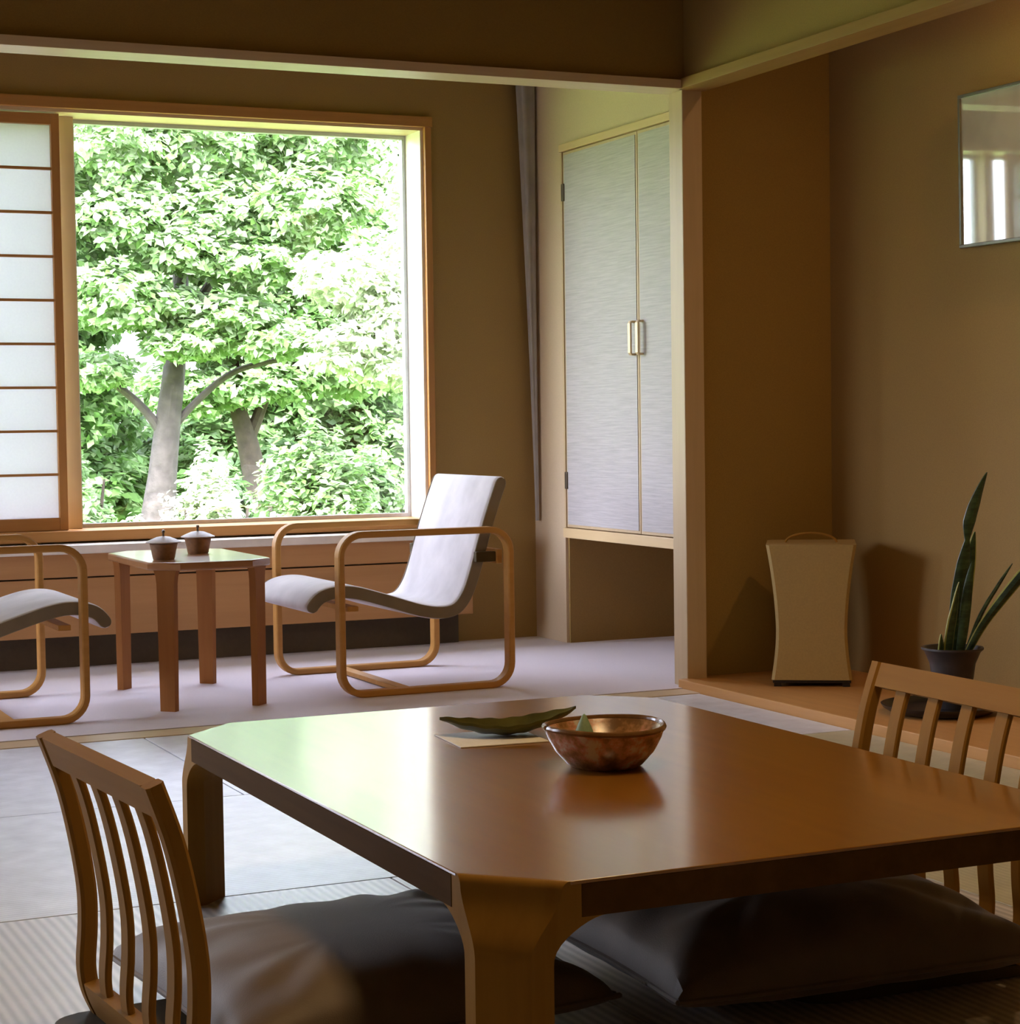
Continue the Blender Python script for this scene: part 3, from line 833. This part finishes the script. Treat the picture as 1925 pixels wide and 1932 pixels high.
def leaves(name, clumps, per, size, mat, parent, up=.75):
    """clumps: (x, y, z, rx, ry, rz); one joined mesh of small leaf blades"""
    cen, nor, sz = [], [], []
    for (x, y, z, rx, ry, rz) in clumps:
        n = int(per * (rx * ry * rz) ** (2 / 3) / .12)
        d = rng.normal(size=(n, 3)); d /= np.linalg.norm(d, axis=1)[:, None]
        rad = rng.uniform(.55, 1.0, n) ** .6
        wob = 1 + .22 * np.sin(d[:, 0] * 7 + x * 3) * np.sin(d[:, 2] * 6 + z * 5) + .15 * np.sin(d[:, 1] * 9 + y)
        p = d * (rad * wob)[:, None] * np.array([rx, ry, rz]) + np.array([x, y, z])
        nn = d * .5 + np.array([0, -.12, up]) + rng.normal(size=(n, 3)) * .42
        cen.append(p); nor.append(nn / np.linalg.norm(nn, axis=1)[:, None]); sz.append(rng.uniform(.6, 1.3, n) * size)
    P = np.concatenate(cen); Nn = np.concatenate(nor); Sz = np.concatenate(sz); n = len(P)
    a = np.cross(Nn, rng.normal(size=(n, 3))); a /= np.linalg.norm(a, axis=1)[:, None]
    b = np.cross(Nn, a)
    l = Sz[:, None]
    V = np.stack([P - a * l, P - b * l * .55 + Nn * l * .12, P + a * l - Nn * l * .10, P + b * l * .55 + Nn * l * .12], 1).reshape(-1, 3)
    me = bpy.data.meshes.new(name)
    me.vertices.add(4 * n); me.vertices.foreach_set('co', V.astype(np.float32).ravel())
    me.loops.add(4 * n); me.loops.foreach_set('vertex_index', np.arange(4 * n, dtype=np.int32))
    me.polygons.add(n); me.polygons.foreach_set('loop_start', np.arange(0, 4 * n, 4, dtype=np.int32))
    me.polygons.foreach_set('loop_total', np.full(n, 4, dtype=np.int32))
    me.update(calc_edges=True); me.validate()
    o = link(name, me, mat, parent); o['kind'] = 'stuff'
    return o

GZ = -.56
def tree(name, label, base, trunk, limbs, clumps, leafmat, bark, per=900, size=.075, group='garden trees beyond the window', up=.75):
    t = thing(name, label, 'tree' if 'tree' in name else 'shrub', (base[0], base[1], GZ), 0, group)
    off = Vector((base[0], base[1], GZ))
    if trunk:
        pts = spline([Vector(p[:3]) for p in trunk], 5); n = len(pts)
        rad = np.interp(np.linspace(0, len(trunk) - 1, n), range(len(trunk)), [p[3] for p in trunk])
        tube('trunk', [p - off for p in pts], list(rad), bark, t, 14)
    for lb in limbs:
        pts = spline([Vector(p[:3]) for p in lb], 5); n = len(pts)
        rad = np.interp(np.linspace(0, len(lb) - 1, n), range(len(lb)), [p[3] for p in lb])
        tube('branch', [p - off for p in pts], list(rad), bark, t, 8)
    leaves('foliage', [(c[0] - off.x, c[1] - off.y, c[2] - off.z, *c[3:]) for c in clumps], per, size, leafmat, t, up)
    return t

# main maple with the grey trunk
tree('maple_tree', 'grey barked maple tree with a forked trunk close to the window', (3.36, 13.0),
     [(3.30, 13, GZ, .17), (3.33, 13, .2, .125), (3.37, 13, .58, .098), (3.42, 13, .97, .085), (3.47, 13, 1.32, .075), (3.55, 13.1, 1.9, .055), (3.6, 13.2, 2.8, .03)],
     [[(3.41, 13, .85, .034), (3.55, 13, 1.02, .026), (3.80, 12.9, 1.25, .021), (4.05, 12.8, 1.34, .018), (4.45, 12.6, 1.40, .018)],
      [(3.40, 13, .80, .034), (3.30, 13, .98, .032), (3.12, 13.0, 1.16, .026), (2.8, 13.1, 1.4, .025)],
      [(3.50, 13.05, 1.5, .04), (3.8, 13.0, 2.0, .03), (4.0, 12.9, 2.4, .02)],
      [(3.48, 13.05, 1.4, .035), (3.2, 13.0, 1.8, .028), (2.9, 12.9, 2.3, .02)]],
     [(3.65, 12.6, 2.30, .42, .40, .24), (3.40, 12.5, 2.05, .30, .35, .16), (3.9, 12.5, 1.98, .40, .4, .18), (3.05, 12.6, 2.25, .38, .4, .22),
      (2.95, 12.6, 1.75, .36, .4, .20), (3.35, 12.7, 1.68, .34, .35, .16), (3.75, 12.6, 1.62, .36, .4, .15), (4.25, 12.4, 2.35, .42, .4, .24),
      (3.0, 12.7, 2.75, .5, .5, .28), (3.7, 12.7, 2.80, .55, .5, .28), (4.4, 12.6, 2.85, .5, .5, .3), (3.45, 12.6, 1.45, .30, .3, .11),
      (2.6, 12.8, 2.2, .4, .4, .4), (2.9, 12.9, 1.28, .28, .3, .12), (4.0, 12.4, 1.45, .28, .3, .10)],
     M['leaf_b'], M['bark'], 2600, .038)
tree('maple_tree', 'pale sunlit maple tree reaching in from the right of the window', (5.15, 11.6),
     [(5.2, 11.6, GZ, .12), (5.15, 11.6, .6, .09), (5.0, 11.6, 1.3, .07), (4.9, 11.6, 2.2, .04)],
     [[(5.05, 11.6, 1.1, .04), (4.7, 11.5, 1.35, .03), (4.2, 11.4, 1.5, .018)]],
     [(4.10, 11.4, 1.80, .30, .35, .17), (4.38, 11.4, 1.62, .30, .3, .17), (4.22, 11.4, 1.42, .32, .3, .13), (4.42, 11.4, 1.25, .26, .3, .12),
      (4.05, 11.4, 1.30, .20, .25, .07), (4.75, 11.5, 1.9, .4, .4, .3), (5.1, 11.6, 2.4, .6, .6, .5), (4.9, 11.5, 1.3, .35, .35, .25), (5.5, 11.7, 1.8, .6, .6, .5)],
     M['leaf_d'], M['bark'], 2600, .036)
tree('broadleaf_tree', 'dark trunked broadleaf tree behind the grey maple', (4.9, 16.0),
     [(5.0, 16, GZ, .16), (4.96, 16, .3, .11), (4.88, 16, .78, .09), (4.80, 16, 1.1, .07), (4.7, 16, 2.0, .05)],
     [[(4.88, 16, .78, .06), (5.0, 16, 1.05, .05), (5.2, 16, 1.6, .035)]],
     [(4.6, 15.8, 1.75, .6, .5, .30), (5.3, 15.8, 1.7, .6, .5, .28), (4.9, 15.7, 1.25, .5, .4, .16), (5.8, 15.8, 2.4, .8, .7, .5), (4.9, 15.9, 2.6, .9, .7, .5),
      (4.0, 15.9, 2.3, .7, .6, .5), (5.6, 15.8, 1.35, .5, .5, .2), (4.4, 15.9, 1.2, .5, .5, .2), (6.2, 15.9, 1.6, .6, .5, .4), (4.6, 16.1, 3.1, .8, .7, .35)],
     M['leaf_a'], M['bark_dark'], 1800, .047)
for k, (x, y, lab, mt) in enumerate(((3.2, 18.5, 'dense green tree filling the left of the background', 'leaf_a'),
                                     (6.0, 19.5, 'dense deep green tree in the middle of the background', 'leaf_c'),
                                     (8.3, 19.0, 'dense green tree on the right of the background', 'leaf_a'),
                                     (4.4, 24.0, 'tall pale green tree at the very back of the garden', 'leaf_b'),
                                     (10.2, 23.0, 'tall deep green tree at the back right of the garden', 'leaf_c'),
                                     (.6, 20.0, 'dense green tree half hidden behind the paper screen', 'leaf_a'))):
    cl = []
    for i in range(20):
        a = random.uniform(0, 2 * PI); rr = random.uniform(.2, 1.25); z = random.uniform(.2, 4.6)
        cl.append((x + rr * math.cos(a) * 1.2, y - abs(rr * math.sin(a)) * .8, z, random.uniform(.55, .9), random.uniform(.5, .8), random.uniform(.30, .55)))
    tree('broadleaf_tree', lab, (x, y), [(x, y, GZ, .2), (x + .05, y, 1.5, .15), (x, y, 3.5, .1), (x, y, 5, .05)],
         [[(x, y, 1.2, .07), (x - .4, y - .3, 2.0, .05), (x - .8, y - .6, 2.8, .03)], [(x, y, 1.6, .07), (x + .5, y - .3, 2.4, .05), (x + .9, y - .5, 3.2, .03)]],
         cl, M[mt], M['bark_dark'], 1000, .064)
def shrub(label, x, y, w, h, mt, size=.05, per=2200, zb=GZ):
    cl = []
    for i in range(9):
        a = random.uniform(0, 2 * PI); rr = random.uniform(0, .6)
        cl.append((x + rr * w * math.cos(a), y + rr * w * .7 * math.sin(a), zb + h * random.uniform(.35, .8) * (1 - .35 * rr), w * .42, w * .38, h * .22))
    st = [[(x + q * .3 * w, y, zb, .025), (x + q * .5 * w, y, zb + h * .4, .018), (x + q * .7 * w, y, zb + h * .75, .008)] for q in (-.7, 0, .7)]
    tree('garden_shrub', label, (x, y), None, st, cl, M[mt], M['bark_dark'], per, size, 'garden shrubs below the window')
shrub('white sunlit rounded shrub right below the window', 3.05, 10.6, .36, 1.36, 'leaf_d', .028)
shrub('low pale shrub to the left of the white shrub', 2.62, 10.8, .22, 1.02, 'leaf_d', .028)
shrub('light green shrub with arching sprays at the lower right of the window', 4.25, 12.2, .50, 1.55, 'leaf_b', .036)
shrub('green shrub at the lower right corner of the window', 4.75, 12.6, .42, 1.35, 'leaf_b', .036)
shrub('yellow green shrub left of the grey maple trunk', 2.85, 13.4, .45, 1.5, 'leaf_b', .036)
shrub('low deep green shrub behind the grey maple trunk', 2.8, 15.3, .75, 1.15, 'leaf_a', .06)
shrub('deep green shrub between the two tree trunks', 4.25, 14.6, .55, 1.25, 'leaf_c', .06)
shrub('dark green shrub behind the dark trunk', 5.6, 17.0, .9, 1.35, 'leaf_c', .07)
shrub('leafy green shrub far right in the garden', 7.1, 16.4, .7, 1.4, 'leaf_a', .07)
